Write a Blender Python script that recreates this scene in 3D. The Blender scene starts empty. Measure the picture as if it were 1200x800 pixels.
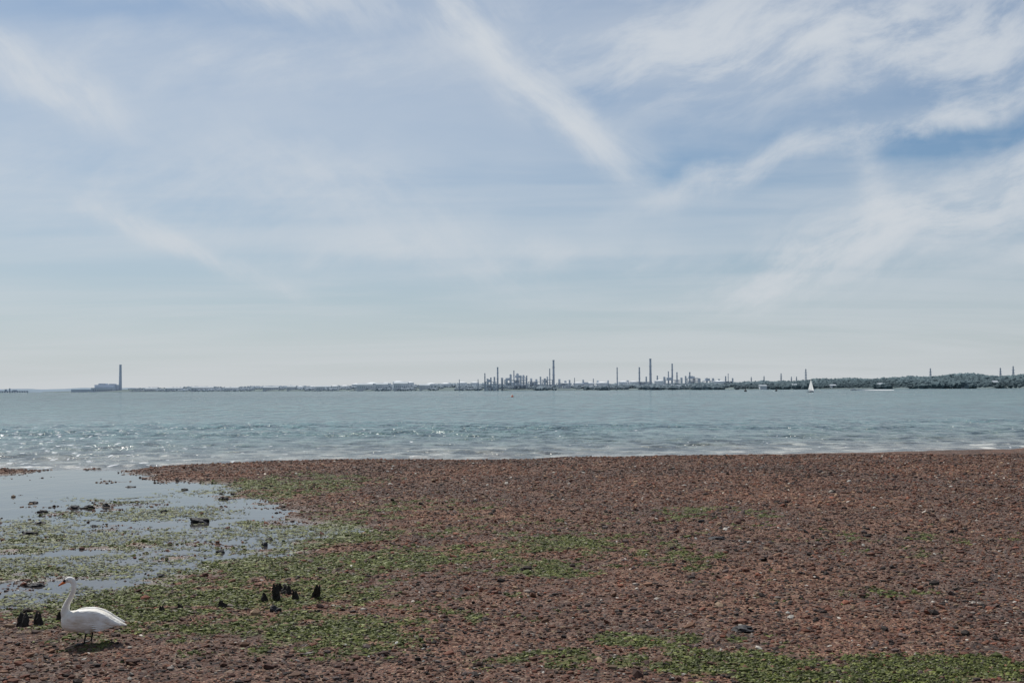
import bpy, bmesh, math, numpy as np
from mathutils import Vector, Matrix
rng = np.random.default_rng(7)
scene = bpy.context.scene
CAM_H = 3.7
# ------------------------------------------------------------------ helpers
def link(o, parent=None):
    scene.collection.objects.link(o)
    if parent is not None: o.parent = parent
    return o
def empty(name, loc=(0,0,0)):
    e = bpy.data.objects.new(name, None); e.location = loc; e.empty_display_size=0.1
    return link(e)
def np_mesh(name, V, F, mat, cols=None, smooth=False, parent=None, attrs=None):
    V = np.asarray(V, dtype=np.float32); F = np.asarray(F, dtype=np.int32)
    k = F.shape[1]
    me = bpy.data.meshes.new(name)
    me.vertices.add(len(V)); me.vertices.foreach_set("co", V.ravel())
    me.loops.add(F.size); me.loops.foreach_set("vertex_index", F.ravel())
    me.polygons.add(len(F))
    me.polygons.foreach_set("loop_start", np.arange(0, F.size, k, dtype=np.int32))
    me.polygons.foreach_set("use_smooth", np.full(len(F), smooth, dtype=bool))
    if cols is not None:
        a = me.color_attributes.new("Col", 'FLOAT_COLOR', 'POINT')
        c = np.ones((len(V),4), dtype=np.float32); c[:,:3] = cols
        a.data.foreach_set("color", c.ravel())
    for k_, v_ in (attrs or {}).items():
        a = me.attributes.new(k_, 'FLOAT', 'POINT'); a.data.foreach_set("value", np.asarray(v_,dtype=np.float32).ravel())
    me.update(calc_edges=True); me.validate()
    me.materials.append(mat)
    return link(bpy.data.objects.new(name, me), parent)
def grid_faces(nx, ny):
    i = np.arange(nx-1)[None,:]; j = np.arange(ny-1)[:,None]
    a = j*nx+i
    return np.stack([a, a+1, a+nx+1, a+nx], -1).reshape(-1,4)
def sm(a,b,x):
    t = np.clip((x-a)/(b-a),0,1); return t*t*(3-2*t)
TAB = rng.random((8,256,256))*2-1
def vn(x,y,s=0):
    T = TAB[s%8]; xi=np.floor(x).astype(int); yi=np.floor(y).astype(int)
    fx=x-xi; fy=y-yi; fx=fx*fx*(3-2*fx); fy=fy*fy*(3-2*fy)
    g=lambda a,b:T[a&255,b&255]
    return (g(xi,yi)*(1-fx)+g(xi+1,yi)*fx)*(1-fy)+(g(xi,yi+1)*(1-fx)+g(xi+1,yi+1)*fx)*fy
def fbm(x,y,s=0,o=4):
    r=0;a=1;t=0
    for k in range(o):
        c_,s_=math.cos(.6*k),math.sin(.6*k)
        r=r+a*vn((x*c_-y*s_)*2**k+17*k,(x*s_+y*c_)*2**k+5*k,s+k); t+=a; a*=.5
    return r/t
# node helpers
def N(nt, typ, props=None, ins=None):
    n = nt.nodes.new(typ)
    for k,v in (props or {}).items(): setattr(n,k,v)
    for k,v in (ins or {}).items():
        if isinstance(v, bpy.types.NodeSocket): nt.links.new(v, n.inputs[k])
        else: n.inputs[k].default_value = v
    return n
def M(nt, op, a, b=None, c=None, clamp=False):
    ins={0:a}
    if b is not None: ins[1]=b
    if c is not None: ins[2]=c
    return N(nt,'ShaderNodeMath',{'operation':op,'use_clamp':clamp},ins).outputs[0]
def MR(nt, v, a,b,c=0.,d=1., smooth=True):
    n=N(nt,'ShaderNodeMapRange',{'interpolation_type':'SMOOTHSTEP' if smooth else 'LINEAR'},{0:v,1:a,2:b,3:c,4:d}); return n.outputs[0]
def MIX(nt, f, a, b, blend='MIX'):
    n=nt.nodes.new('ShaderNodeMix'); n.data_type='RGBA'; n.blend_type=blend
    for k,v in ((0,f),(6,a),(7,b)):
        if isinstance(v, bpy.types.NodeSocket): nt.links.new(v, n.inputs[k])
        else: n.inputs[k].default_value = v if k==0 else (*v[:3],1)
    return n.outputs[2]
def FM(nt, f, a, b):
    n=nt.nodes.new('ShaderNodeMix'); n.data_type='FLOAT'
    for k,v in ((0,f),(2,a),(3,b)):
        if isinstance(v, bpy.types.NodeSocket): nt.links.new(v, n.inputs[k])
        else: n.inputs[k].default_value = v
    return n.outputs[0]
def RAMP(nt, v, stops, interp='LINEAR'):
    n=nt.nodes.new('ShaderNodeValToRGB'); nt.links.new(v,n.inputs[0]); r=n.color_ramp; r.interpolation=interp
    while len(r.elements)<len(stops): r.elements.new(0.5)
    for e,(p,c) in zip(r.elements,stops): e.position=p; e.color=(*c,1)
    return n.outputs[0]
def new_mat(name):
    m=bpy.data.materials.new(name); m.use_nodes=True; nt=m.node_tree
    return m, nt, nt.nodes['Principled BSDF']
def setin(nt,b,k,v):
    if isinstance(v, bpy.types.NodeSocket): nt.links.new(v,b.inputs[k])
    else: b.inputs[k].default_value = (*v,1) if isinstance(v,tuple) and len(v)==3 else v
def simple_mat(name, col, rough=.8, var=.15, scale=3., bump=0, spec=.3, attr=False):
    m,nt,b=new_mat(name)
    tc=N(nt,'ShaderNodeTexCoord').outputs['Object']
    no=N(nt,'ShaderNodeTexNoise',{}, {'Vector':tc,'Scale':scale,'Detail':3.}).outputs[0]
    f=MR(nt,no,.25,.75,1-var,1+var,False)
    if attr: c=N(nt,'ShaderNodeAttribute',{'attribute_name':'Col'}).outputs[0]
    else: c=N(nt,'ShaderNodeRGB').outputs[0]; c.default_value=(*col,1)
    s=N(nt,'ShaderNodeVectorMath',{'operation':'SCALE'},{0:c,'Scale':f}).outputs[0]
    setin(nt,b,'Base Color',s); b.inputs['Roughness'].default_value=rough
    b.inputs['Specular IOR Level'].default_value=spec
    if bump:
        bp=N(nt,'ShaderNodeBump',{}, {'Height':no,'Distance':bump,'Strength':1.}); nt.links.new(bp.outputs[0],b.inputs['Normal'])
    return m
# ------------------------------------------------------------------ terrain functions
XS=np.array([-4000,-400,-60,-30,-24,-18,-16.6,-13,-8.9,0,9,19,29.5,60,400,4000.])
YS=np.array([30,30,52,56,58,57.5,60,62.3,64,63.3,65.5,68,71,76,120,400.])
def shore(x): return np.interp(x,XS,YS)
def inland(x,y): return shore(x)-y + 1.3*fbm(x*.25,y*.1,1)+.5*fbm(x*1.1,y*.8,2)
POOL=np.array([(-22,60),(-18.5,56.5),(-11.2,47),(-7.6,38),(-3.6,32),(-3.9,28),(-6.0,23.8),(-7.7,20.0),(-40,16.5),(-60,53),(-23,54)],float)
def poly_sd(x,y,P):
    d=np.full(x.shape,1e9); ins=np.zeros(x.shape,bool)
    for i in range(len(P)):
        a=P[i]; b=P[(i+1)%len(P)]; e=b-a
        t=np.clip(((x-a[0])*e[0]+(y-a[1])*e[1])/(e@e),0,1)
        d=np.minimum(d,np.hypot(x-a[0]-t*e[0],y-a[1]-t*e[1]))
        c=((a[1]>y)!=(b[1]>y)) & (x < (b[0]-a[0])*(y-a[1])/((b[1]-a[1]) if b[1]!=a[1] else 1e-9)+a[0])
        ins^=c
    return np.where(ins,d,-d)
ALG=[(-10.9,36,2.6,2.2,1.0),(-10.1,30,3.4,2.4,1.05),(-10,25.5,3.0,2.0,1.0),(-6.0,30.5,3.0,3.2,1),(-8.7,46,3.5,6,.75),(-6.0,21,3.0,1.7,1.1),
(-3.8,18.2,2.3,1.7,1.0),(-5.8,19.4,1.9,1.3,1),(-4.8,24.5,2.6,2.6,.9),(-2.3,25.5,2,3,.66),(2,28,3.4,5.0,.60),(.7,24.5,1.8,3,.55),(5.3,34,3,3,.55),(2.9,15.8,1.4,.9,1.0),
(4.4,15.2,2.2,.8,1.0),(2.3,17.3,1.3,.8,.75),(5.9,15.6,1.3,.8,.95),(.3,16.1,1,.8,.5),(-14,33,3,2.5,.85),(-3,36,4,4,.50),(-1,19.5,2.5,1.6,.48),(6.5,21,3,1.4,.38),(-1,31,3,3,.42),(9,29,4,5,.34),(-13,41,2.5,2,.6)]
def algae(x,y):
    a=np.zeros(np.shape(x))
    for X,Y,rx,ry,s in ALG: a=np.maximum(a,s*np.exp(-(((x-X)/rx)**2+((y-Y)/ry)**2)*.7))
    n=fbm(x*.8,y*.8,3,3)*.42+fbm(x*3.1,y*2.6,5,4)*.60
    return np.clip(sm(.28,.98,a+n*(.38+a)),0,1)
def ground(x,y):
    il=inland(x,y)
    h=np.where(il>0, .10*sm(0,2.5,il)+.05*np.exp(-((il-4)/3)**2), .03*il)
    h=np.maximum(h,-9)
    relief=.045*fbm(x*.3,y*.25,4)+.026*fbm(x*1.3,y*1.3,5)+.018*fbm(x*4,y*4,6,2)
    h=h+relief*sm(-.5,2,il)
    p=poly_sd(x,y,POOL)+1.3*fbm(x*.35,y*.35,6)+.8*fbm(x*1.4,y*1.4,2)
    pf=-.018+.05*fbm(x*.3,y*.45,7)+.040*fbm(x*1.2,y*1.3,3)+.020*fbm(x*5,y*5,1,2)-.02*sm(38,44,y)
    k=sm(-2.2,1.8,p)*sm(-1,.5,il+1)
    h=h*(1-k)+pf*k
    q=((x+6.5)/.7)**2+((y-16.6)/.35)**2
    h=h-.08*np.exp(-q)
    h=h+1.9*sm(12.5,3,y)
    return h,k
def gz(x,y): return float(ground(np.array([float(x)]),np.array([float(y)]))[0][0])
def stretch(a,b,step,outer_lo,outer_hi,g=1.25):
    c=list(np.arange(a,b+1e-6,step)); s=step
    v=c[-1]
    while v<outer_hi: s*=g; v+=s; c.append(v)
    s=step; v=c[0]; lo=[]
    while v>outer_lo: s*=g; v-=s; lo.append(v)
    return np.array(lo[::-1]+c)
# ------------------------------------------------------------------ materials: ground
m_ground,nt,b=new_mat("shingle")
pos=N(nt,'ShaderNodeNewGeometry').outputs['Position']
v1=N(nt,'ShaderNodeTexVoronoi',{}, {'Vector':pos,'Scale':17.,'Randomness':1.})
v2=N(nt,'ShaderNodeTexVoronoi',{}, {'Vector':pos,'Scale':44.})
sep=N(nt,'ShaderNodeSeparateColor',{}, {0:v1.outputs['Color']})
sep2=N(nt,'ShaderNodeSeparateColor',{}, {0:v2.outputs['Color']})
STOPS=[(0,(.018,.013,.012)),(.2,(.054,.029,.022)),(.42,(.112,.052,.034)),(.62,(.145,.076,.048)),(.77,(.085,.060,.054)),(.9,(.20,.135,.088)),(1,(.34,.28,.22))]
c1=RAMP(nt,sep.outputs[0],STOPS); c2=RAMP(nt,sep2.outputs[1],STOPS)
nb=N(nt,'ShaderNodeTexNoise',{}, {'Vector':pos,'Scale':.16,'Detail':5.,'Roughness':.6}).outputs[0]
nm=N(nt,'ShaderNodeTexNoise',{}, {'Vector':pos,'Scale':1.6,'Detail':5.,'Roughness':.7}).outputs[0]
nf=N(nt,'ShaderNodeTexNoise',{}, {'Vector':pos,'Scale':11.,'Detail':4.,'Roughness':.7}).outputs[0]
peb=MIX(nt,MR(nt,nm,.4,.6),c1,c2)
tint=MIX(nt,MR(nt,nb,.38,.62),(1.22,1.0,.86),(.78,.80,.86))
peb=MIX(nt,1.,peb,tint,'MULTIPLY')
peb=MIX(nt,1.,peb,MIX(nt,MR(nt,nm,.32,.68),(.6,.6,.6),(1.42,1.42,1.42)),'MULTIPLY')
alg=N(nt,'ShaderNodeAttribute',{'attribute_name':'algae'}).outputs['Fac']
wet=N(nt,'ShaderNodeAttribute',{'attribute_name':'wet'}).outputs['Fac']
mud=MIX(nt,nf,(.035,.030,.024),(.09,.078,.058))
base=MIX(nt,M(nt,'MULTIPLY',wet,.75),peb,mud)
af=M(nt,'MULTIPLY',MR(nt,M(nt,'ADD',alg,M(nt,'MULTIPLY',M(nt,'SUBTRACT',nf,.5),1.6)),.1,.85),.88)
green=MIX(nt,nm,(.052,.070,.015),(.130,.150,.030))
base=MIX(nt,af,base,green)
setin(nt,b,'Base Color',base)
setin(nt,b,'Roughness',MR(nt,wet,0,1,.85,.25,False)); b.inputs['Specular IOR Level'].default_value=.35
hh=M(nt,'ADD',M(nt,'MULTIPLY',v1.outputs['Distance'],-1.),M(nt,'MULTIPLY',v2.outputs['Distance'],-.35))
hh=M(nt,'ADD',hh,M(nt,'MULTIPLY',nf,.6))
bp=N(nt,'ShaderNodeBump',{}, {'Height':hh,'Distance':.05,'Strength':MR(nt,wet,0,1,.9,.35,False)}); nt.links.new(bp.outputs[0],b.inputs['Normal'])
gx=stretch(-30,30,.13,-3000,3000); gy=stretch(12,72,.13,-60,1500)
X,Y=np.meshgrid(gx,gy)
H,K=ground(X,Y)
A=algae(X,Y)
W=sm(.05,-.005,H)*np.maximum(K,.6)
np_mesh("ground",np.stack([X,Y,H],-1).reshape(-1,3),grid_faces(len(gx),len(gy)),m_ground,smooth=True,attrs={'algae':A,'wet':W})
# ------------------------------------------------------------------ water
m_water,nt,b=new_mat("sea_water")
pos=N(nt,'ShaderNodeNewGeometry').outputs['Position']
xyz=N(nt,'ShaderNodeSeparateXYZ',{}, {0:pos}); yy_=xyz.outputs[1]; xx_=xyz.outputs[0]
calm=N(nt,'ShaderNodeAttribute',{'attribute_name':'calm'}).outputs['Fac']
sh=N(nt,'ShaderNodeAttribute',{'attribute_name':'shallow'}).outputs['Fac']
edge=N(nt,'ShaderNodeAttribute',{'attribute_name':'edge'}).outputs['Fac']
def mapped(sx,sy,det=5.,lo=0.,ro=.65): 
    v=N(nt,'ShaderNodeMapping',{}, {'Vector':pos,'Scale':(sx,sy,1),'Location':(lo,lo,0)}).outputs[0]
    return N(nt,'ShaderNodeTexNoise',{}, {'Vector':v,'Scale':1.,'Detail':det,'Roughness':ro}).outputs[0]
w1=mapped(.62,.42,5.,0.,.6); wA=mapped(.50,.17,3.,3.,.65); wB=mapped(.30,.055,3.,7.,.65); wC=mapped(.10,.010,3.,11.,.65)
w3=mapped(.003,.008,4.,2.); whf=mapped(2.6,2.2,3.,5.,.6)
tA=MR(nt,yy_,72,120); tB=MR(nt,yy_,130,260); tC=MR(nt,yy_,330,800)
vis=FM(nt,tC,FM(nt,tB,FM(nt,tA,w1,wA),wB),wC)
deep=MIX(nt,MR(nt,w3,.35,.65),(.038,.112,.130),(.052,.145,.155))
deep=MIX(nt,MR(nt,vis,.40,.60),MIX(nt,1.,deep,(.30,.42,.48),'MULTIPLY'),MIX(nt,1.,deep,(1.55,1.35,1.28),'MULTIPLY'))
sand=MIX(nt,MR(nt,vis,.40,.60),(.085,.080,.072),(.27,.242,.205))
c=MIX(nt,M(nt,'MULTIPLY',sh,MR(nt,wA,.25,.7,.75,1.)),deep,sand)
foamf=M(nt,'MULTIPLY',edge,MR(nt,w1,.47,.62))
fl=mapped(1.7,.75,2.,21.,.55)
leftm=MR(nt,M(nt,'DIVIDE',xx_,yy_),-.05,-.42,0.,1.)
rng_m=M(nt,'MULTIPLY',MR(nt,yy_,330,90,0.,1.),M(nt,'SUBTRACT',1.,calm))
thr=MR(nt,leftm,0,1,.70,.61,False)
glint_fleck=MR(nt,M(nt,'SUBTRACT',fl,thr),0.,.05)  # sun glints painted as white flecks, denser leftwards on the sun side
glint_fleck=M(nt,'MULTIPLY',glint_fleck,M(nt,'MULTIPLY',rng_m,.85))
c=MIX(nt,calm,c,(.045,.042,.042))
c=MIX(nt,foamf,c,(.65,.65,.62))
c=MIX(nt,glint_fleck,c,(.8,.8,.8))
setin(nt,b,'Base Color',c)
setin(nt,b,'Roughness',M(nt,'ADD',MR(nt,calm,0,1,.14,.06,False),M(nt,'MULTIPLY',foamf,.6)))
b.inputs['IOR'].default_value=1.33
setin(nt,b,'Specular IOR Level',FM(nt,calm,MR(nt,sh,0,1,.26,.42,False),.36))
ht=M(nt,'ADD',M(nt,'MULTIPLY',w1,.55),M(nt,'MULTIPLY',whf,.10))
ht=M(nt,'ADD',ht,M(nt,'MULTIPLY',M(nt,'MULTIPLY',wA,tA),1.5))
ht=M(nt,'ADD',ht,M(nt,'MULTIPLY',M(nt,'MULTIPLY',wB,tB),5.))
ht=M(nt,'ADD',ht,M(nt,'MULTIPLY',M(nt,'MULTIPLY',wC,tC),26.))
bp=N(nt,'ShaderNodeBump',{}, {'Height':ht,'Distance':1.,'Strength':MR(nt,calm,0,1,1.,.03,False)})
nt.links.new(bp.outputs[0],b.inputs['Normal'])
wx=stretch(-62,62,.5,-40000,40000,1.3); wy=stretch(52,150,.22,11,32000,1.12)
X,Y=np.meshgrid(wx,wy)
out=-inland(X,Y)
amp=sm(0,7,out)*sm(70,50,np.abs(X))*sm(148,120,Y)
ph=Y*1.0+2.6*fbm(X*.10,Y*.08,3)
Z=amp*(.035*np.sin(ph*1.9+2*fbm(X*.2,Y*.3,1))+.03*np.sin(ph*3.4+X*.5)+.17*fbm(X*.42,Y*.45,2))*(.7+.6*vn(X*.07,Y*.1,5))
Z+=sm(62,50,np.abs(X))*.10*np.exp(-((out-2.6-1.2*vn(X*.2,Y*0,3))/.6)**2)*np.clip(.3+fbm(X*.3,Y*.1,4),0,1)
Z+=sm(62,50,np.abs(X))*.10*np.exp(-((out-8-2*vn(X*.12,Y*0,6))/.7)**2)*np.clip(.2+fbm(X*.2,Y*.1,5),0,1)
calmv=sm(1.5,-1.5,out)
shal=np.where(out>0,np.exp(-np.maximum(out,0)/30),1)
on=out+1.6*fbm(X*.22,Y*.1,6)
edg=(.85*np.exp(-((on-2.2)/.6)**2)+.6*np.exp(-((on-6)/.6)**2)+.5*np.exp(-((on-11)/.7)**2))*np.clip(.5+1.1*fbm(X*.15,Y*.05,2),0,1)+.5*np.exp(-((out-.2)/.3)**2)
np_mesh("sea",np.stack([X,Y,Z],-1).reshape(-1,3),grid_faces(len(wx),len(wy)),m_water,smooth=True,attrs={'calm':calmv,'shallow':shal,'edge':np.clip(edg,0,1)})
# ------------------------------------------------------------------ pebbles
bm=bmesh.new(); bmesh.ops.create_icosphere(bm,subdivisions=1,radius=1); 
ICO_V=np.array([v.co[:] for v in bm.verts]); ICO_F=np.array([[v.index for v in f.verts] for f in bm.faces]); bm.free()
def scatter_mesh(name,P,S,col,mat,seed=1,jit=.22,sink=.25,smooth=False):
    n=len(P); r=np.random.default_rng(seed)
    V=ICO_V[None]*(1+r.uniform(-jit,jit,(n,12,1)))
    V=V*S[:,None,:]
    a=r.uniform(0,2*np.pi,n); ca,sa=np.cos(a)[:,None],np.sin(a)[:,None]
    tl=r.normal(0,.25,n)[:,None]
    x=V[:,:,0]; y=V[:,:,1]; z=V[:,:,2]+V[:,:,0]*tl
    V=np.stack([x*ca-y*sa,x*sa+y*ca,z],-1)
    V=V+P[:,None,:]; V[:,:,2]+=(S[:,2]*sink)[:,None]
    F=(ICO_F[None]+(np.arange(n)*12)[:,None,None]).reshape(-1,3)
    C=np.repeat(col[:,None,:],12,1).reshape(-1,3)
    return np_mesh(name,V.reshape(-1,3),F,mat,C,smooth)
n=210000
u=rng.random(n); d=(14**.7+u*(64**.7-14**.7))**(1/.7)
d=13.2+(d-14)*1.01
px=rng.uniform(-1,1,n)*(.47*d+1.0); py=d
h,k=ground(px,py); il=inland(px,py)
keep=(il>-.3)&(h>-.012)&(rng.random(n)<np.where(k>.7,.35,.92))
px,py,h=px[keep],py[keep],h[keep]
al=algae(px,py)
keep=rng.random(len(px))>al*.5
px,py,h,al=px[keep],py[keep],h[keep],al[keep]; n=len(px)
s=.0150*np.exp(rng.normal(0,.50,n))*(1+ (py-14)/60)
s=np.clip(s,.008,.085)
S=np.stack([s*rng.uniform(.9,1.5,n),s*rng.uniform(.8,1.1,n),s*rng.uniform(.45,.8,n)],-1)
PAL=np.array([(.024,.017,.015),(.072,.033,.024),(.125,.056,.036),(.165,.086,.053),(.095,.066,.058),(.23,.155,.10),(.42,.38,.33),(.155,.057,.034),(.17,.14,.12)])
ci=rng.choice(9,n,p=[.17,.18,.21,.14,.12,.075,.016,.073,.016])
col=PAL[ci]*rng.uniform(.65,1.35,(n,1))
big=fbm(px*.16,py*.13,5)[:,None]; mid=fbm(px*1.2,py*1.1,6)[:,None]
col=col*(1+big*np.array([[.38,.24,.13]]))*(1+.4*mid)
g=(al>.25)&(rng.random(n)<.65); col[g]=np.array([.068,.082,.022])*rng.uniform(.6,1.4,(g.sum(),1))
m_peb=simple_mat("pebble_stone",(.1,.1,.1),.8,.2,30,attr=True,spec=.25)
scatter_mesh("pebbles",np.stack([px,py,h],-1),S,col,m_peb)
# algae fronds
m_alg=simple_mat("seaweed",(.1,.1,.1),.6,.2,20,attr=True,spec=.3)
n=380000
u=rng.random(n); d=13.2+u**1.3*42
ax=rng.uniform(-1,1,n)*(.47*d+1); ay=d
al=algae(ax,ay); h,k=ground(ax,ay)
keep=(rng.random(n)<.85*np.maximum(al-.04,0)**1.1)
ax,ay,h,al=ax[keep],ay[keep],h[keep],al[keep]; n=len(ax)
zz=np.maximum(h,0.0)+.006
r=rng.uniform(.009,.032,n)*(1+(ay-14)/50)
ang=np.linspace(0,2*np.pi,5,endpoint=False)
rr=rng.uniform(.3,1.3,(n,5))*r[:,None]; a0=rng.uniform(0,6,n)[:,None]; el=rng.uniform(1,2.2,(n,1))
vx=np.concatenate([np.zeros((n,1)),rr*np.cos(ang+a0)*el],1)+ax[:,None]
vy=np.concatenate([np.zeros((n,1)),rr*np.sin(ang+a0)],1)+ay[:,None]
vz=zz[:,None]+np.concatenate([rng.uniform(.004,.030,(n,1)),rng.uniform(-.012,.018,(n,5))],1)
vz=np.where((h<0)[:,None],np.clip(vz,.002,.014)+rng.uniform(0,.004,(n,6)),vz)
V=np.stack([vx,vy,vz],-1).reshape(-1,3)
f0=np.array([[0,i+1,(i+1)%5+1] for i in range(5)])
F=(f0[None]+(np.arange(n)*6)[:,None,None]).reshape(-1,3)
gcol=np.where(rng.random((n,1))<.55,np.array([[.074,.088,.018]]),np.array([[.140,.158,.032]]))*rng.uniform(.5,1.3,(n,1))
dk=rng.random(n)<.15; gcol[dk]=np.array([.05,.042,.02])
np_mesh("green_seaweed",V,F,m_alg,np.repeat(gcol[:,None,:],6,1).reshape(-1,3))
# ------------------------------------------------------------------ rocks and stumps
m_rock=simple_mat("dark_rock",(.028,.027,.03),.7,.5,9,bump=.03)
m_wood=simple_mat("weathered_wood",(.018,.015,.013),.8,.5,12,bump=.03)
def rock(x,y,w,d,h,seed):
    r=np.random.default_rng(seed); bm=bmesh.new(); bmesh.ops.create_icosphere(bm,subdivisions=3,radius=1)
    o=r.uniform(0,50,3)
    for v in bm.verts:
        c=v.co; nz=float(vn(np.array(c.x*1.6+o[0]),np.array(c.y*1.6+c.z*1.3+o[1]),seed))+.6*float(vn(np.array(c.x*3.5+o[0]),np.array(c.z*3.5+c.y*2+o[2]),seed+1))
        v.co=c*(1+.38*nz); v.co.x*=w/2; v.co.y*=d/2; v.co.z*=h*.7
        if v.co.z<-.3*h: v.co.z=-.3*h
    me=bpy.data.meshes.new("rock"); bm.to_mesh(me); bm.free(); me.materials.append(m_rock)
    o_=bpy.data.objects.new("rock",me); o_.location=(x,y,max(gz(x,y),-.02)+h*.12); o_.rotation_euler[2]=r.uniform(-.4,.4); link(o_)
for i,(x,y,w,h) in enumerate([(-8.85,33.9,.52,.19),(-13.9,38.2,.42,.12),(-13.5,38.2,.36,.11),(-13.1,38.6,.25,.10),(-14.5,37,.3,.10),(-13.3,33.8,.3,.1),(-12.6,31.3,.4,.11),(-9.1,23,.35,.09),(-7.0,23.9,.2,.07),
    (-5.95,28.7,.14,.12),(-6.05,29.8,.2,.11),(-6.7,27.5,.18,.09),(3.4,17.9,.32,.07),(-11.5,33,.25,.08),(-10.7,36.8,.2,.09),(-9.9,41,.3,.10),(-16,40,.35,.1),(-12.3,45,.3,.1),(-3.9,19.7,.2,.1),(4.9,28.9,.4,.08),(-14.8,46.5,.4,.08),(5.1,32.5,.25,.10)]):
    rock(x,y,w,w*.8,h,100+i)
def stump(x,y,h,w,seed):
    r=np.random.default_rng(seed); nr=9; ns=14; V=[];F=[]
    lean=r.normal(0,.12,2); fr=r.uniform(.5,1.1,ns)
    for j in range(nr):
        t=j/(nr-1); z=-.08+t*(h+.08)
        prof=(1.15-.35*t-.55*max(0,t-.55)**1.2*1.3)
        if j==0: prof*=1.25
        for i in range(ns):
            a=2*math.pi*i/ns
            rad=w/2*prof*(1+.22*math.sin(a*3+seed)+.09*r.normal()+.1*math.sin(a*5+t*3))
            zz=z-(max(0,t-.5)*h*fr[i]*(.5+.5*math.sin(a*2+seed))*.9)
            V.append((rad*math.cos(a)+lean[0]*z,rad*.8*math.sin(a)+lean[1]*z,zz))
    for j in range(nr-1):
        for i in range(ns):
            k=(i+1)%ns; F.append((j*ns+i,j*ns+k,(j+1)*ns+k,(j+1)*ns+i))
    V.append((lean[0]*h,lean[1]*h,h*.75)); 
    me=bpy.data.meshes.new("wooden_stump"); me.from_pydata(V,[],F+[((nr-1)*ns+i,(nr-1)*ns+(i+1)%ns,len(V)-1) for i in range(ns)])
    me.materials.append(m_wood); o=bpy.data.objects.new("wooden_stump",me); o.location=(x,y,gz(x,y)); link(o)
for i,(p,q,hp,w) in enumerate([(370,697,17,8),(325,701,20,9),(347,699,12,8),(335,692,11,12),(310,702,10,8),(262,708,8,10),(213,711,6,7),(192,715,7,7),(30,731,17,13),(47,729,15,10),(72,722,10,8),(328,689,9,7)]):
    dd=3.6*1400/(q-(459.3-.0055*p)); stump((p-600)/1400*dd,dd,hp*dd/1400,w*dd/1400,i+3)
# ------------------------------------------------------------------ swan
def loft(sec, ns=20):
    V=[];F=[]
    for c,upv,ry,rz in sec:
        for i in range(ns):
            a=2*math.pi*i/ns
            V.append((c[0]+upv[0]*rz*math.sin(a), c[1]+ry*math.cos(a), c[2]+upv[2]*rz*math.sin(a)))
    n=len(sec)
    for j in range(n-1):
        for i in range(ns):
            k=(i+1)%ns; F.append((j*ns+i,j*ns+k,(j+1)*ns+k,(j+1)*ns+i))
    F.append(tuple(range(ns))[::-1]); F.append(tuple((n-1)*ns+i for i in range(ns)))
    return V,F
def interp_path(pts,m):
    P=np.array(pts,float); tt=np.linspace(0,len(P)-1,m)
    out=[]
    for q in tt:
        i=int(min(q,len(P)-2)); f=q-i
        p0=P[max(i-1,0)];p1=P[i];p2=P[i+1];p3=P[min(i+2,len(P)-1)]
        out.append(.5*((2*p1)+(-p0+p2)*f+(2*p0-5*p1+4*p2-p3)*f*f+(-p0+3*p1-3*p2+p3)*f**3))
    return np.array(out)
def tube(pts,m=30,ns=16,y=0):
    Q=interp_path(pts,m); sec=[]
    for i,q in enumerate(Q):
        a=Q[min(i+1,m-1)]-Q[max(i-1,0)]; L=math.hypot(a[0],a[1]) or 1
        up=(-a[1]/L,0,a[0]/L)
        sec.append(((q[0],y,q[1]),up,max(q[2],.002),max(q[3],.002)))
    return loft(sec,ns)
swx,swy=-6.08,17.2
swan=empty("swan",(swx,swy,gz(swx,swy)))
m_fe,ntf,bf=new_mat("white_feathers")
tc=N(ntf,'ShaderNodeTexCoord').outputs['Object']
mp=N(ntf,'ShaderNodeMapping',{}, {'Vector':tc,'Scale':(16,30,30),'Rotation':(0,.25,0)}).outputs[0]
vo=N(ntf,'ShaderNodeTexVoronoi',{}, {'Vector':mp,'Scale':1.})
no=N(ntf,'ShaderNodeTexNoise',{}, {'Vector':tc,'Scale':6.,'Detail':5.}).outputs[0]
cc=MIX(ntf,MR(ntf,no,.35,.7),(.80,.79,.76),(.66,.62,.55))
setin(ntf,bf,'Base Color',cc); bf.inputs['Roughness'].default_value=.75; bf.inputs['Specular IOR Level'].default_value=.2
bpn=N(ntf,'ShaderNodeBump',{}, {'Height':vo.outputs['Distance'],'Distance':-.012,'Strength':.5}); ntf.links.new(bpn.outputs[0],bf.inputs['Normal'])
V=[];F=[]
def add(vf):
    global V,F
    o=len(V); V+=vf[0]; F+=[tuple(i+o for i in f) for f in vf[1]]
add(tube([(-.365,.33,.01,.01),(-.345,.33,.07,.08),(-.28,.32,.125,.135),(-.16,.315,.155,.155),(0,.315,.175,.165),(.12,.32,.17,.155),(.24,.31,.135,.12),(.35,.285,.09,.075),(.45,.262,.055,.038),(.545,.238,.02,.012)],40,24))
add(tube([(-.19,.30,.11,.11),(-.265,.37,.085,.095),(-.308,.46,.056,.064),(-.285,.565,.041,.045),(-.235,.66,.035,.038),(-.200,.75,.033,.036),(-.195,.83,.034,.037),(-.216,.888,.037,.041),(-.258,.905,.040,.044),(-.295,.892,.032,.034),(-.325,.872,.018,.019)],56,18))
for s in (-1,1):
    add(tube([(-.24,.36,.02,.03),(-.18,.37,.045,.085),(-.05,.375,.055,.115),(.1,.37,.055,.115),(.23,.345,.045,.09),(.34,.31,.03,.055),(.44,.28,.018,.028),(.50,.262,.008,.01)],34,16,y=s*.125))
    add(tube([(.03,.30,.07,.07),(.02,.20,.05,.055),(.012,.155,.028,.03)],10,12,y=s*.075))
me=bpy.data.meshes.new("body"); me.from_pydata(V,[],F); me.materials.append(m_fe)
bd=link(bpy.data.objects.new("body",me),swan)
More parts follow.
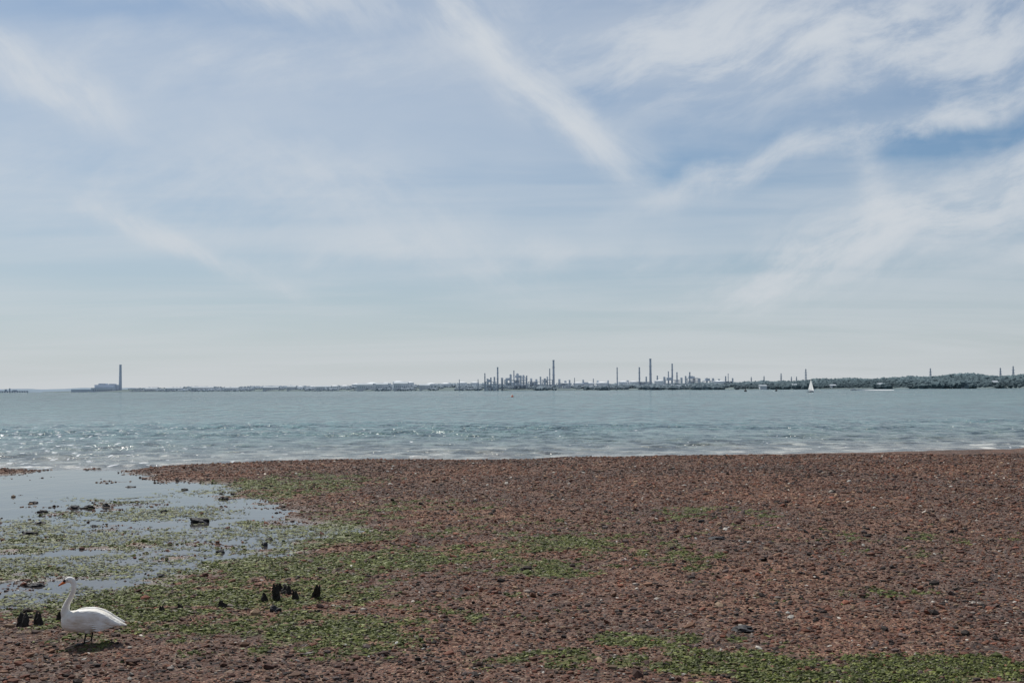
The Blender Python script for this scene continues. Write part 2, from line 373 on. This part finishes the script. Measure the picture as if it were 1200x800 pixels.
md=bd.modifiers.new("r",'REMESH'); md.mode='VOXEL'; md.voxel_size=.009; md.use_smooth_shade=True
md=bd.modifiers.new("s",'SMOOTH'); md.iterations=3; md.factor=.5
V=[];F=[]
for s in (-1,1):
    for i in range(7):
        z0=.40-.032*i; x0=.02+.015*i; x1=.47-.035*i+.02*(i%2); z1=.285-.012*i+.0
        yb=s*(.150+.012*math.sin(i*.5)); 
        P=[(x0,z0,.002),(x0+.1,z0+.004,.02),((x0+x1)/2,(z0+z1)/2+.02,.023),(x1-.05,z1+.012,.018),(x1,z1,.004)]
        o=len(V)
        for j,(xx,zz,w) in enumerate(P):
            yy=yb*(1-.55*max(0,(xx-.15)/.35)**1.2)+s*.012+s*.012*math.sin(math.pi*j/4)
            V.append((xx,yy,zz+w)); V.append((xx,yy+s*.006,zz-w))
        for j in range(4): F.append((o+2*j,o+2*j+2,o+2*j+3,o+2*j+1))
me=bpy.data.meshes.new("flight_feathers"); me.from_pydata(V,[],F); me.materials.append(m_fe)
link(bpy.data.objects.new("flight_feathers",me),swan)
m_beak=simple_mat("orange_bill",(.60,.14,.02),.45,.1,20); m_blk=simple_mat("black_skin",(.012,.012,.013),.5,.1,20)
def part(name,vf,mat,smooth=True):
    me=bpy.data.meshes.new(name); me.from_pydata(vf[0],[],vf[1]); me.materials.append(mat)
    for p in me.polygons: p.use_smooth=smooth
    return link(bpy.data.objects.new(name,me),swan)
part("bill",tube([(-.315,.877,.022,.024),(-.345,.860,.020,.020),(-.375,.842,.018,.014),(-.402,.824,.013,.009)],14,12),m_beak)
part("bill_tip",tube([(-.398,.8275,.0138,.0105),(-.412,.818,.009,.006)],4,10),m_blk)
part("bill_base",tube([(-.296,.895,.030,.024),(-.316,.890,.030,.027),(-.332,.876,.023,.025)],6,12),m_blk)
for s in (-1,1):
    part("eye",tube([(-.288,.898,.001,.001),(-.284,.898,.007,.007),(-.276,.898,.007,.007),(-.272,.898,.001,.001)],8,10,y=s*.034),m_blk)
m_leg=simple_mat("dark_leg",(.02,.02,.02),.6,.2,30)
for k,(s,ox) in enumerate(((-1,-.03),(1,.03))):
    part("leg_%d"%(k+1),tube([(.012+ox*.3,.19,.014,.014),(.02+ox,.12,.012,.012),(.012+ox,.07,.011,.011),(.0+ox,.012,.012,.013)],12,10,y=s*.075),m_leg)
    fx=ox; V=[(.03+fx,s*.075,.012),(.0+fx,s*.075,.024)]
    for t in (-.5,-.25,0,.25,.5):
        L=.13 if abs(t) in (0,.5) else .105
        V.append((fx-L*math.cos(t),s*.075+L*math.sin(t),.006))
    F=[(1,2,3),(1,3,4),(1,4,5),(1,5,6),(0,2,1),(0,1,6)]
    part("foot_%d"%(k+1),(V,F),m_leg,False)
swan.rotation_euler[2]=math.radians(6)
# ------------------------------------------------------------------ far shore
SP=np.array([-700,-200,0,110,145,300,430,520,600,800,1000,1200,1500,2200.])
SD=np.array([9000,9000,9000,8500,7800,6200,4500,3700,3200,2900,2700,2450,2200,2000.])
TP=np.array([-700,0,40,100,145,200,300,430,480,560,700,800,860,950,1050,1100,1200,1500,2200.])
TH=np.array([1,1,1.5,2.5,4.5,6.5,7,7.5,9,8.5,7,8,9,12,14,16,18.5,20.,20.])
def dist(p): return np.interp(p,SP,SD)
def top(p): return np.interp(p,TP,TH)*(1+.16*fbm(np.asarray(p)*.022,np.asarray(p)*0+.3,4)*np.clip((np.asarray(p)-700)/200,0,1))
ps=np.linspace(50,2200,900); rows=[0,8,40,150,350,600,900,1500]
V=[]
for r_,ro in enumerate(rows):
    d=dist(ps)+ro*dist(ps)/3000+15*fbm(ps*.1,ps*0,2)
    hh=np.maximum(top(ps)*dist(ps)/1400-6,2.0)*[ -.05,.12,.25,.5,.8,1,1,.9][r_]
    hh=hh*(1+.10*fbm(ps*.03,ps*0+r_*.4,3)*(r_>1)); 
    if r_==0: hh=np.full_like(ps,-1.)
    V.append(np.stack([(ps-600)/1400*d,d,hh],-1))
m_land=simple_mat("hazy_land",(.15,.185,.19),1,.25,.01,spec=0)  # aerial haze is mixed into this base colour
np_mesh("far_shore_land",np.concatenate(V),grid_faces(len(ps),len(rows)),m_land,smooth=True)
n=46000
p=150+rng.random(n)**.85*1300
ro=rng.random(n)**1.3*620
dd=dist(p)+(ro+8)*dist(p)/3000
base=np.maximum(top(p)*dist(p)/1400-6,2.0)*np.interp(ro,[0,40,150,350,600],[.05,.25,.5,.8,1])
clump=fbm(p*.03,ro*.004,4)+.4*fbm(p*.12,ro*.02,1)
keep=(clump>-.12)|((p>860)&(rng.random(n)<.55))
keep&=~((p>560)&(p<700)&(rng.random(n)<.45))
p,ro,dd,base,clump=[a[keep] for a in (p,ro,dd,base,clump)]; n=len(p)
s=rng.uniform(1.6,4.6,n)*(1+.7*np.clip(clump,-.4,1))
S=np.stack([s*1.35,s*1.35,s*rng.uniform(.8,1.2,n)],-1)
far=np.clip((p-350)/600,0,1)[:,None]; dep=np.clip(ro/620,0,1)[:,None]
cl=(np.array([[.28,.33,.38]])*(1-far)+np.array([[.088,.120,.132]])*far)*rng.uniform(.9,1.1,(n,1))*(1+.5*dep*far)*(1+.4*clump[:,None])  # haze painted into the crown colours: paler leftwards and further inland
m_tree=simple_mat("hazy_foliage",(.1,.1,.1),1,.1,.05,attr=True,spec=0)
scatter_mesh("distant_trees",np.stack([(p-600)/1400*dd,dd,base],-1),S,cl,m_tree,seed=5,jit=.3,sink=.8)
ps=np.linspace(-900,160,200)
V=np.concatenate([np.stack([(ps-600)/1400*11000,np.full_like(ps,11000.),np.full_like(ps,-5.)],-1),
  np.stack([(ps-600)/1400*11100,np.full_like(ps,11100.),32+12*fbm(ps*.04,ps*0,2)],-1),
  np.stack([(ps-600)/1400*13500,np.full_like(ps,13500.),38+14*fbm(ps*.02,ps*0+3,2)],-1)])
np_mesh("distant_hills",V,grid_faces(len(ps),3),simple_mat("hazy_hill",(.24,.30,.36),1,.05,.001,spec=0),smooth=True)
# --- industry builders
def cyl(x,y,z0,z1,r0,r1,ns=14):
    V=[];F=[]
    for z,r in ((z0,r0),(z1,r1)):
        for i in range(ns): a=2*math.pi*i/ns; V.append((x+r*math.cos(a),y+r*math.sin(a),z))
    for i in range(ns): k=(i+1)%ns; F.append((i,k,ns+k,ns+i))
    F.append(tuple(range(ns))[::-1]); F.append(tuple(range(ns,2*ns)))
    return V,F
def box(x0,x1,y0,y1,z0,z1):
    V=[(x0,y0,z0),(x1,y0,z0),(x1,y1,z0),(x0,y1,z0),(x0,y0,z1),(x1,y0,z1),(x1,y1,z1),(x0,y1,z1)]
    return V,[(0,3,2,1),(4,5,6,7),(0,1,5,4),(1,2,6,5),(2,3,7,6),(3,0,4,7)]
def beam(a,b,t):
    a=Vector(a);b=Vector(b);d=(b-a).normalized(); u=d.orthogonal().normalized(); w=d.cross(u)
    V=[];
    for c in (a,b):
        for s1,s2 in ((-1,-1),(1,-1),(1,1),(-1,1)): V.append(tuple(c+u*s1*t+w*s2*t))
    return V,[(0,1,5,4),(1,2,6,5),(2,3,7,6),(3,0,4,7),(0,3,2,1),(4,5,6,7)]
def merge(lst):
    V=[];F=[]
    for v,f in lst:
        o=len(V); V+=list(v); F+=[tuple(i+o for i in q) for q in f]
    return V,F
def mk(name,lst,mat,parent):
    v,f=merge(lst); me=bpy.data.meshes.new(name); me.from_pydata(v,[],f); me.materials.append(mat)
    return link(bpy.data.objects.new(name,me),parent)
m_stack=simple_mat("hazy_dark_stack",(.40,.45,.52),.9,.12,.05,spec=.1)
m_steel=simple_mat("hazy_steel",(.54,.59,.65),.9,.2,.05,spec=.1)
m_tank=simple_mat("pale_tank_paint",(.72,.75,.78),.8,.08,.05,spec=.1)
ref=empty("oil_refinery",(0,3300,0))
OY=3300
def at(p,dd): return (p-600)/1400*dd
stacks=[(568,19,1.4),(583,26,1.9),(575,14,1.8),(602,22,1.4),(617,16,1.6),(644,24,1.3),(648.5,34,2.5),(723,25,1.4),(749,25,1.9),(762,35,2.7),(757,14,1.8),(770,15,1.8),(783,20,1.4),(787.5,29,1.9),(793,19,1.7),(808,19,1.8),(813,14,1.8),(828,12,1.8),(850,14,1.6),(853,17,.9),(695,12,1.1),(673,13,.9),(560,12,.9),(538,12,.9)]
for i,(p,hp,w) in enumerate(stacks):
    dd=3250+(i*37%7)*25; z=CAM_H+hp*dd/1400; r=w*dd/2800; x=at(p,dd)
    L=[cyl(x,dd-OY,0,z-3,r*1.15,r*.85),cyl(x,dd-OY,z-3,z,r*.98,r*.98)]
    for q in (.5,.75): L.append(cyl(x,dd-OY,z*q,z*q+1.3,r*1.35,r*1.35))
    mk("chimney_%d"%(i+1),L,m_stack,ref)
L=[]
for i,(p,hp,w) in enumerate([(588,14,2),(593,12,2.5),(598,18,2),(606,19,2.4),(610,15,1.5),(613,17,2),(622,13,2),(628,12,2),(633,15,1.4),(638,13,2),(641,15,1.4),(655,12,2),(662,10,2),(667,11,1.5),(683,11,1.6),(700,10,2),(712,10,1.5),(735,10,2),(778,14,2),(798,13,2),(803,15,1.5),(819,12,2),(835,12,2),(842,11,2),(858,12,1.4),(571,13,1.8),(579,15,1.6)]):
    dd=3290+(i*53%9)*15; z=CAM_H+hp*dd/1400; r=w*dd/2800; x=at(p,dd); y=dd-OY
    L.append(cyl(x,y,0,z-r,r,r)); L.append(cyl(x,y,z-r,z,r,r*.3))
    for q in np.arange(.3,.95,.16): L.append(cyl(x,y,z*q,z*q+.8,r*1.6,r*1.6,10))
    L.append(box(x+r*1.1,x+r*1.5,y-1,y+1,0,z*.95))
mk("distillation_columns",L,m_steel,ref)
L=[]
for i,(p,w,hp) in enumerate([(575,12,9),(597,12,11),(609,14,14),(626,14,9),(641,12,11),(660,16,7),(690,20,6),(755,16,8),(787,16,10),(811,12,12),(832,16,9),(852,10,8)]):
    dd=3270+(i*31%5)*18; x0=at(p-w/2,dd); x1=at(p+w/2,dd); z=CAM_H+hp*dd/1400; y=dd-OY
    for xx in np.linspace(x0,x1,5):
        for yy in (y-10,y+10): L.append(box(xx-.8,xx+.8,yy-.8,yy+.8,0,z))
    nf_=max(3,int(z/7))
    for k_ in range(1,nf_+1):
        zz=z*k_/nf_; L.append(box(x0-1,x1+1,y-11,y+11,zz-1.3,zz+.003*k_))
        if (k_+i)%2: L.append(box(x0+(x1-x0)*.1,x0+(x1-x0)*(.45+.1*(k_%3)),y-7,y+7,zz+.1,zz+z/nf_*.7))
mk("process_structures",L,m_steel,ref)
L=[]
for i,(p,w,hp) in enumerate([(352,9,4.5),(366,9,4.5),(392,10,5),(404,10,5),(418,12,7),(436,14,8),(452,12,8),(466,12,9.5),(480,10,8.5),(505,12,7),(522,12,7),(541,12,8),(556,10,8),(600,12,8),(664,12,7),(677,12,7),(690,12,7),(705,14,7),(730,12,8),(742,10,8),(772,12,9),(842,14,8)]):
    dd=float(dist(p))*1.09; r=w*dd/2800; z=CAM_H+hp*dd/1400; x=at(p,dd); y=dd-OY
    L.append(cyl(x,y,0,z,r,r,24)); L.append(cyl(x,y,z,z+r*.15,r,r*.25,24)); L.append(cyl(x,y,z-1.2,z-.4,r*1.02,r*1.02,24))
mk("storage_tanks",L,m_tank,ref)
L=[]
for i,(p,w,hp) in enumerate([(560,30,4),(630,40,5),(700,40,5),(790,60,6),(440,30,4)]):
    dd=float(dist(p))*1.07; x0=at(p-w/2,dd);x1=at(p+w/2,dd);y=dd-OY;z=hp*dd/1400
    for k_ in range(5): L.append(beam((x0,y+k_*2,z*.7+k_*.7),(x1,y+k_*2,z*.7+k_*.7),.8))
    for xx in np.linspace(x0,x1,9): L.append(box(xx-.7,xx+.7,y-2,y+10,0,z))
mk("pipe_racks",L,m_steel,ref)
m_wall=simple_mat("pale_cladding",(.66,.69,.72),.9,.1,.05,spec=.1); m_roof=simple_mat("grey_roof",(.40,.44,.48),.9,.1,.05,spec=.1); m_win=simple_mat("window_band",(.26,.29,.33),.5,.1,.05)
def shed(name,p,w,hp,k=1.05):
    dd=float(dist(p))*k; x=at(p,dd); W2=w*dd/2800; z=CAM_H+hp*dd/1400
    e=empty(name,(x,dd,0)); D=min(25,W2*1.5)
    mk("walls",[box(-W2,W2,-D,D,0,z*.8)],m_wall,e)
    V=[(-W2-1,-D-1,z*.8+.01),(W2+1,-D-1,z*.8+.01),(W2+1,D+1,z*.8+.01),(-W2-1,D+1,z*.8+.01),(-W2-1,0,z),(W2+1,0,z)]
    mk("roof",[(V,[(0,1,5,4),(2,3,4,5),(0,4,3),(1,2,5),(0,3,2,1)])],m_roof,e)
    mk("windows",[box(q-W2*.05,q+W2*.05,-D-.1,-D+.2,z*.4,z*.55) for q in np.linspace(-W2*.85,W2*.85,7)],m_win,e)
for p,w,hp in [(178,14,4),(205,20,4.5),(238,26,5),(272,16,4.5),(318,18,5),(342,10,5.5),(380,16,5.5),(428,18,8),(448,14,8.5),(470,16,9.5),(498,12,7)]: shed("warehouse",p,w,hp,1.02)
for p,w,hp,k in [(893,8,3.5,1.004),(930,5,4.5,1.01),(975,6,3.6,1.006),(1032,7,5,1.012),(1083,5,5.5,1.014),(1128,8,4,1.006),(1165,5,7,1.02)]: shed("waterfront_building",p,w,hp,k)
D0=8600; ps_=empty("power_station",(at(127,D0),D0,0)); u=D0/1400
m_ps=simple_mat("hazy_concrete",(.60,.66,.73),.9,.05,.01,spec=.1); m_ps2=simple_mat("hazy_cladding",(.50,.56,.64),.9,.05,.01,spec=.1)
mk("boiler_house",[box(-14*u,10*u,-40,40,0,8.5*u),box(-10*u,-2*u,-30,30,8.5*u+.01,10*u),box(2*u,8*u,-30,30,8.5*u+.01,9.6*u)],m_ps2,ps_)
mk("turbine_hall",[box(-15*u,11*u,-90,-40.1,0,5*u),box(-40*u,-15.1*u,-60,-10,0,3.2*u)],m_ps,ps_)
mk("chimney",[cyl(14*u,0,0,31*u,1.9*u,1.3*u,20),cyl(14*u,0,31*u,32*u,1.45*u,1.45*u,20)],m_ps2,ps_)
mk("windows",[box((-13+i*2.6)*u,(-12+i*2.6)*u,-90.5,-89.9,1.5*u,3*u) for i in range(9)],m_win,ps_)
je=empty("jetty",(at(15,7500),7500,0)); u=7500/1400
mk("deck",[box(-16*u,18*u,-8,8,1.3*u,1.9*u)],m_stack,je)
mk("piles",[box(q-2,q+2,-6,6,-2,1.3*u) for q in np.linspace(-15*u,17*u,12)],m_stack,je)
mk("loading_arms",[box(-9*u,-7*u,-5,5,1.9*u,4*u),box(-4*u,-3*u,-5,5,1.9*u,5*u),box(0,5*u,-5,5,1.9*u,3*u)],m_stack,je)
def pylon(p,hp,k=1.3):
    dd=float(dist(p))*k; H_=CAM_H+hp*dd/1400; e=empty("electricity_pylon",(at(p,dd),dd,0)); w=H_*.06; L=[]
    for sx in (-1,1):
        for sy in (-1,1): L.append(beam((sx*w,sy*w,0),(sx*w*.15,sy*w*.15,H_),.4))
    for k_ in range(8):
        z0=H_*k_/8; z1=H_*(k_+1)/8; a0=w*(1-.85*k_/8); a1=w*(1-.85*(k_+1)/8)
        L.append(beam((-a0,-a0,z0),(a1,-a1,z1),.28)); L.append(beam((a0,-a0,z0),(-a1,-a1,z1),.28))
    mk("lattice",L,m_stack,e)
    mk("cross_arms",[beam((-w*q,0,H_*z),(w*q,0,H_*z),.45) for z,q in ((.7,1.0),(.82,1.25),(.94,.8))],m_stack,e)
for p,hp in [(895,14),(915,17),(927,13),(933,13),(944,22),(1090,22),(1172,22),(1187,24),(880,13)]: pylon(p,hp)
# ------------------------------------------------------------------ boats
m_hull=simple_mat("white_gelcoat",(.75,.75,.75),.4,.05,1); m_sail=simple_mat("sailcloth",(.85,.85,.83),.8,.03,1); m_al=simple_mat("mast_alloy",(.4,.4,.42),.4,.05,1); m_navy=simple_mat("dark_paint",(.04,.045,.06),.5,.1,1)
nt_=m_sail.node_tree; pb=nt_.nodes['Principled BSDF']; tr=N(nt_,'ShaderNodeBsdfTranslucent',{}, {'Color':(.9,.9,.88,1)})
mxs=N(nt_,'ShaderNodeMixShader',{}, {0:.6,1:pb.outputs[0],2:tr.outputs[0]}); nt_.links.new(mxs.outputs[0],nt_.nodes['Material Output'].inputs[0])
def hull(L,B,H):
    V=[];n=11
    for i in range(n):
        t=i/(n-1); x=-L/2+L*t; w=B/2*(1-abs(2*t-.9)**2.6*.9) if t<.97 else .03; w=max(w,.03)*(1 if t>.1 else .8); sh_=H*(1+.25*t*t)
        for y,z in ((-w,sh_),(-w*.85,.25*H),(0,-.35*H*(1-t)**.3-.01),(w*.85,.25*H),(w,sh_)): V.append((x,y,z))
    F=[]
    for i in range(n-1):
        for j in range(4): F.append((i*5+j,(i+1)*5+j,(i+1)*5+j+1,i*5+j+1))
        F.append((i*5+4,(i+1)*5+4,(i+1)*5,i*5))
    F.append((0,1,2,3,4)); return V,F
D1=980; y1=empty("sailing_yacht",(at(949.5,D1),D1,0)); y1.rotation_euler[2]=math.radians(38); 
mk("hull",[hull(8.5,2.6,.9)],m_hull,y1); mk("cabin",[box(-1.2,2,-.7,.7,.92,1.45)],m_hull,y1)
mk("mast",[cyl(.6,0,.9,11.2,.1,.06,8),beam((.6,0,1.9),(-3.4,0,1.8),.07)],m_al,y1)
def sail(a,b,c,belly):
    V=[];F=[];n=8; a,b,c=map(Vector,(a,b,c))
    for i in range(n+1):
        for j in range(n+1):
            s_=i/n; t=j/n; p_=(a.lerp(b,s_)).lerp(c,t); p_.y+=belly*math.sin(math.pi*s_)*(1-t)*math.sin(math.pi*min(t+.25,1)); V.append(tuple(p_))
    for i in range(n):
        for j in range(n): q=i*(n+1)+j; F.append((q,q+1,q+n+2,q+n+1))
    return V,F
mk("mainsail",[sail((.45,0,2.05),(-3.3,0,2.0),(.5,0,11),.5)],m_sail,y1)
mk("jib",[sail((4.0,0,1.2),(.2,.7,1.5),(.75,0,9.6),.5)],m_sail,y1)
m_foam=simple_mat("foam",(.8,.8,.8),.9,.1,1)
D2=1500; mb=empty("motorboat",(at(1000,D2),D2,0)); mb.rotation_euler[2]=math.radians(180)
mk("hull",[hull(9,3,1.1)],m_hull,mb); mk("cabin",[box(-1.5,2,-1.1,1.1,1.15,2.3)],m_hull,mb); mk("windscreen",[box(2.02,2.2,-1,1,1.5,2.2)],m_navy,mb)
V=[];F=[]
for i in range(30):
    t=i/29; x=-3-46*t; w=.8+3.2*t; hgt=.9*(1-t)**1.5+.5+.2*float(vn(np.array(t*14.),np.array(.5)))
    V+=[(x,-w,.01),(x,-w*.5,hgt),(x,w*.5,hgt),(x,w,.01)]
for i in range(29):
    for j in range(3): F.append((i*4+j,i*4+j+1,i*4+j+5,i*4+j+4))
mk("wake",[(V,F)],m_foam,mb)
m_or=simple_mat("orange_paint",(.60,.12,.04),.5,.1,2)
def buoy(name,p,dd,s,mat):
    e=empty(name,(at(p,dd),dd,-.1)); 
    prof=[(0,.5),(.3,.95),(.6,1),(.9,.8),(1.15,.4),(1.25,.28),(1.5,.16),(1.55,.25),(1.7,.22),(1.8,.04)] if mat is m_or else [(0,.5),(.3,.95),(.6,1),(.9,.8),(1.15,.4),(1.25,.28),(2.1,.16),(2.15,.34),(2.5,.30),(2.9,.04)]
    L=[cyl(0,0,prof[i][0]*s,prof[i+1][0]*s,prof[i][1]*s,prof[i+1][1]*s,16) for i in range(len(prof)-1)]
    mk("float",L[:5],mat,e); mk("topmark",L[5:],mat,e)
buoy("orange_buoy",600,580,.65,m_or)
buoy("navigation_buoy",873,1250,1.6,m_navy); buoy("navigation_buoy",909,1350,1.5,m_navy)
# ------------------------------------------------------------------ sky
SUN_AZ=math.radians(-34); SUN_EL=math.radians(56)
w=bpy.data.worlds.new("World"); scene.world=w; w.use_nodes=True; nt=w.node_tree; nt.nodes.clear()
sky=N(nt,'ShaderNodeTexSky'); sky.sky_type='NISHITA'; sky.sun_disc=False; sky.sun_elevation=SUN_EL; sky.sun_rotation=SUN_AZ; sky.dust_density=1.; sky.air_density=1.
g=N(nt,'ShaderNodeTexCoord').outputs['Generated']
sx=N(nt,'ShaderNodeSeparateXYZ',{}, {0:g}); x_,y_,z_=sx.outputs
az=M(nt,'ARCTAN2',x_,y_); v_=z_
cv=N(nt,'ShaderNodeCombineXYZ',{}, {0:az,1:v_}).outputs[0]
def warp(src,scale,amt,det):
    wn=N(nt,'ShaderNodeTexNoise',{}, {'Vector':src,'Scale':scale,'Detail':det,'Roughness':.6}).outputs['Color']
    wo=N(nt,'ShaderNodeVectorMath',{'operation':'SUBTRACT'},{0:wn,1:(.5,.5,.5)}).outputs[0]
    wo=N(nt,'ShaderNodeVectorMath',{'operation':'SCALE'},{0:wo,'Scale':amt}).outputs[0]
    return N(nt,'ShaderNodeVectorMath',{'operation':'ADD'},{0:src,1:wo}).outputs[0]
wv=warp(cv,5.,.085,2.)
wv2=warp(wv,22.,.024,5.)
ws=N(nt,'ShaderNodeSeparateXYZ',{}, {0:wv2}); wa,wb=ws.outputs[0],ws.outputs[1]
def fiber(ang,sc,loc,lo=.36,hi=.68):
    r=N(nt,'ShaderNodeMapping',{'vector_type':'POINT'}, {'Vector':wv,'Rotation':(0,0,-ang),'Location':(loc,loc*.7,0)}).outputs[0]
    r=N(nt,'ShaderNodeMapping',{}, {'Vector':r,'Scale':(1,2.6,1)}).outputs[0]
    f=N(nt,'ShaderNodeTexNoise',{}, {'Vector':r,'Scale':sc,'Detail':7.,'Roughness':.64}).outputs[0]
    return MR(nt,f,lo,hi,0.,1.)
F1=fiber(math.radians(-38),10.,1.3); F2=fiber(math.radians(18),10.,4.1)
total=None
def streak(x0,y0,x1,y1,wpx,st,fib=None,fl=.25):
    global total
    a0=(x0-600)/1400; b0=(456-y0)/1400; a1=(x1-600)/1400; b1=(456-y1)/1400
    L=math.hypot(a1-a0,b1-b0); c=(a1-a0)/L; s=(b1-b0)/L; wd=wpx/1400
    da=M(nt,'SUBTRACT',wa,(a0+a1)/2); db=M(nt,'SUBTRACT',wb,(b0+b1)/2)
    S_=M(nt,'ADD',M(nt,'MULTIPLY',da,c/(L*.55)),M(nt,'MULTIPLY',db,s/(L*.55)))
    T_=M(nt,'SUBTRACT',M(nt,'MULTIPLY',db,c/wd),M(nt,'MULTIPLY',da,s/wd))
    t2=M(nt,'MULTIPLY',T_,T_); s2=M(nt,'MULTIPLY',S_,S_); s4=M(nt,'MULTIPLY',s2,s2)
    m=M(nt,'EXPONENT',M(nt,'MULTIPLY',M(nt,'ADD',t2,s4),-1.))
    if fib is not None: m=M(nt,'MULTIPLY',m,M(nt,'MULTIPLY_ADD',fib,1-fl,fl))
    m=M(nt,'MULTIPLY',m,st)
    total=m if total is None else M(nt,'ADD',total,m)
streak(480,-30,730,205,18,1.9,F1,.4)
streak(470,-20,660,110,48,.8,F1,.1)
streak(600,130,760,190,22,.7,F1,.2)
streak(700,70,1250,85,62,2.0,F2,.1)
streak(840,345,1250,205,32,2.2,F2,.1)
streak(780,240,1180,135,13,1.6,F2)
streak(985,190,1015,280,18,.8,F2)
streak(1000,300,1230,300,40,.9,F2)
streak(-40,75,150,155,20,1.7,F1)
streak(140,248,350,325,13,1.4,F1)
streak(-50,-5,460,30,30,1.0,F1)
streak(60,110,560,90,30,.7,F2)
streak(250,180,640,330,40,.6,F1)
streak(-100,220,500,240,50,.6,F2)
streak(380,300,780,295,16,.9,F2)
zz=M(nt,'ADD',M(nt,'MAXIMUM',z_,0.),.10)
pv=N(nt,'ShaderNodeCombineXYZ',{}, {0:M(nt,'DIVIDE',x_,zz),1:M(nt,'DIVIDE',y_,zz)}).outputs[0]
pv=N(nt,'ShaderNodeMapping',{}, {'Vector':pv,'Rotation':(0,0,.7),'Scale':(.55,1.5,1),'Location':(3.1,1.7,0)}).outputs[0]
vl=N(nt,'ShaderNodeTexNoise',{}, {'Vector':pv,'Scale':.6,'Detail':6.,'Roughness':.55,'Distortion':.4}).outputs[0]
veil=MR(nt,vl,.36,.68,.18,.78)
left=MR(nt,az,-.45,.35,.26,0.,False)
total=M(nt,'ADD',M(nt,'ADD',total,veil),left)
streak(960,190,1260,165,30,-.42)
streak(620,60,720,130,45,-.28)
streak(730,215,920,205,40,-.32)
streak(40,50,420,55,22,-.2)
cl=M(nt,'SUBTRACT',1.,M(nt,'EXPONENT',M(nt,'MULTIPLY',M(nt,'MAXIMUM',total,.06),-1.0)))
blue=N(nt,'ShaderNodeVectorMath',{'operation':'MULTIPLY'},{0:sky.outputs[0],1:(.37,.58,.74)}).outputs[0]
col=MIX(nt,cl,blue,(6.3,6.7,7.15))
hz=M(nt,'EXPONENT',M(nt,'MULTIPLY',M(nt,'MAXIMUM',v_,0.),-12.))
col=MIX(nt,M(nt,'MULTIPLY',hz,.9),col,(6.05,6.3,6.5))
bg=N(nt,'ShaderNodeBackground',{}, {'Color':col,'Strength':.1})
wo_=N(nt,'ShaderNodeOutputWorld'); nt.links.new(bg.outputs[0],wo_.inputs[0])
# sun
sl=bpy.data.lights.new("sun",'SUN'); sl.energy=4.3; sl.angle=math.radians(.5); sl.color=(1,.95,.87)
so=link(bpy.data.objects.new("sun",sl))
sd=Vector((math.sin(SUN_AZ)*math.cos(SUN_EL),math.cos(SUN_AZ)*math.cos(SUN_EL),math.sin(SUN_EL)))
so.rotation_euler=sd.to_track_quat('Z','Y').to_euler(); so.location=(0,0,50)
# camera
cd=bpy.data.cameras.new("camera"); cd.sensor_width=36; cd.lens=42; cd.clip_end=60000; cd.clip_start=.1
co=link(bpy.data.objects.new("camera",cd)); co.location=(0,0,CAM_H)
pitch=math.atan(56/1400); roll=math.radians(.315)
Rm=Matrix.Rotation(math.pi/2+pitch,3,'X')@Matrix.Rotation(-roll,3,'Z')
co.rotation_euler=Rm.to_euler(); scene.camera=co
scene.view_settings.view_transform='Standard'; scene.view_settings.look='None'; scene.view_settings.exposure=0
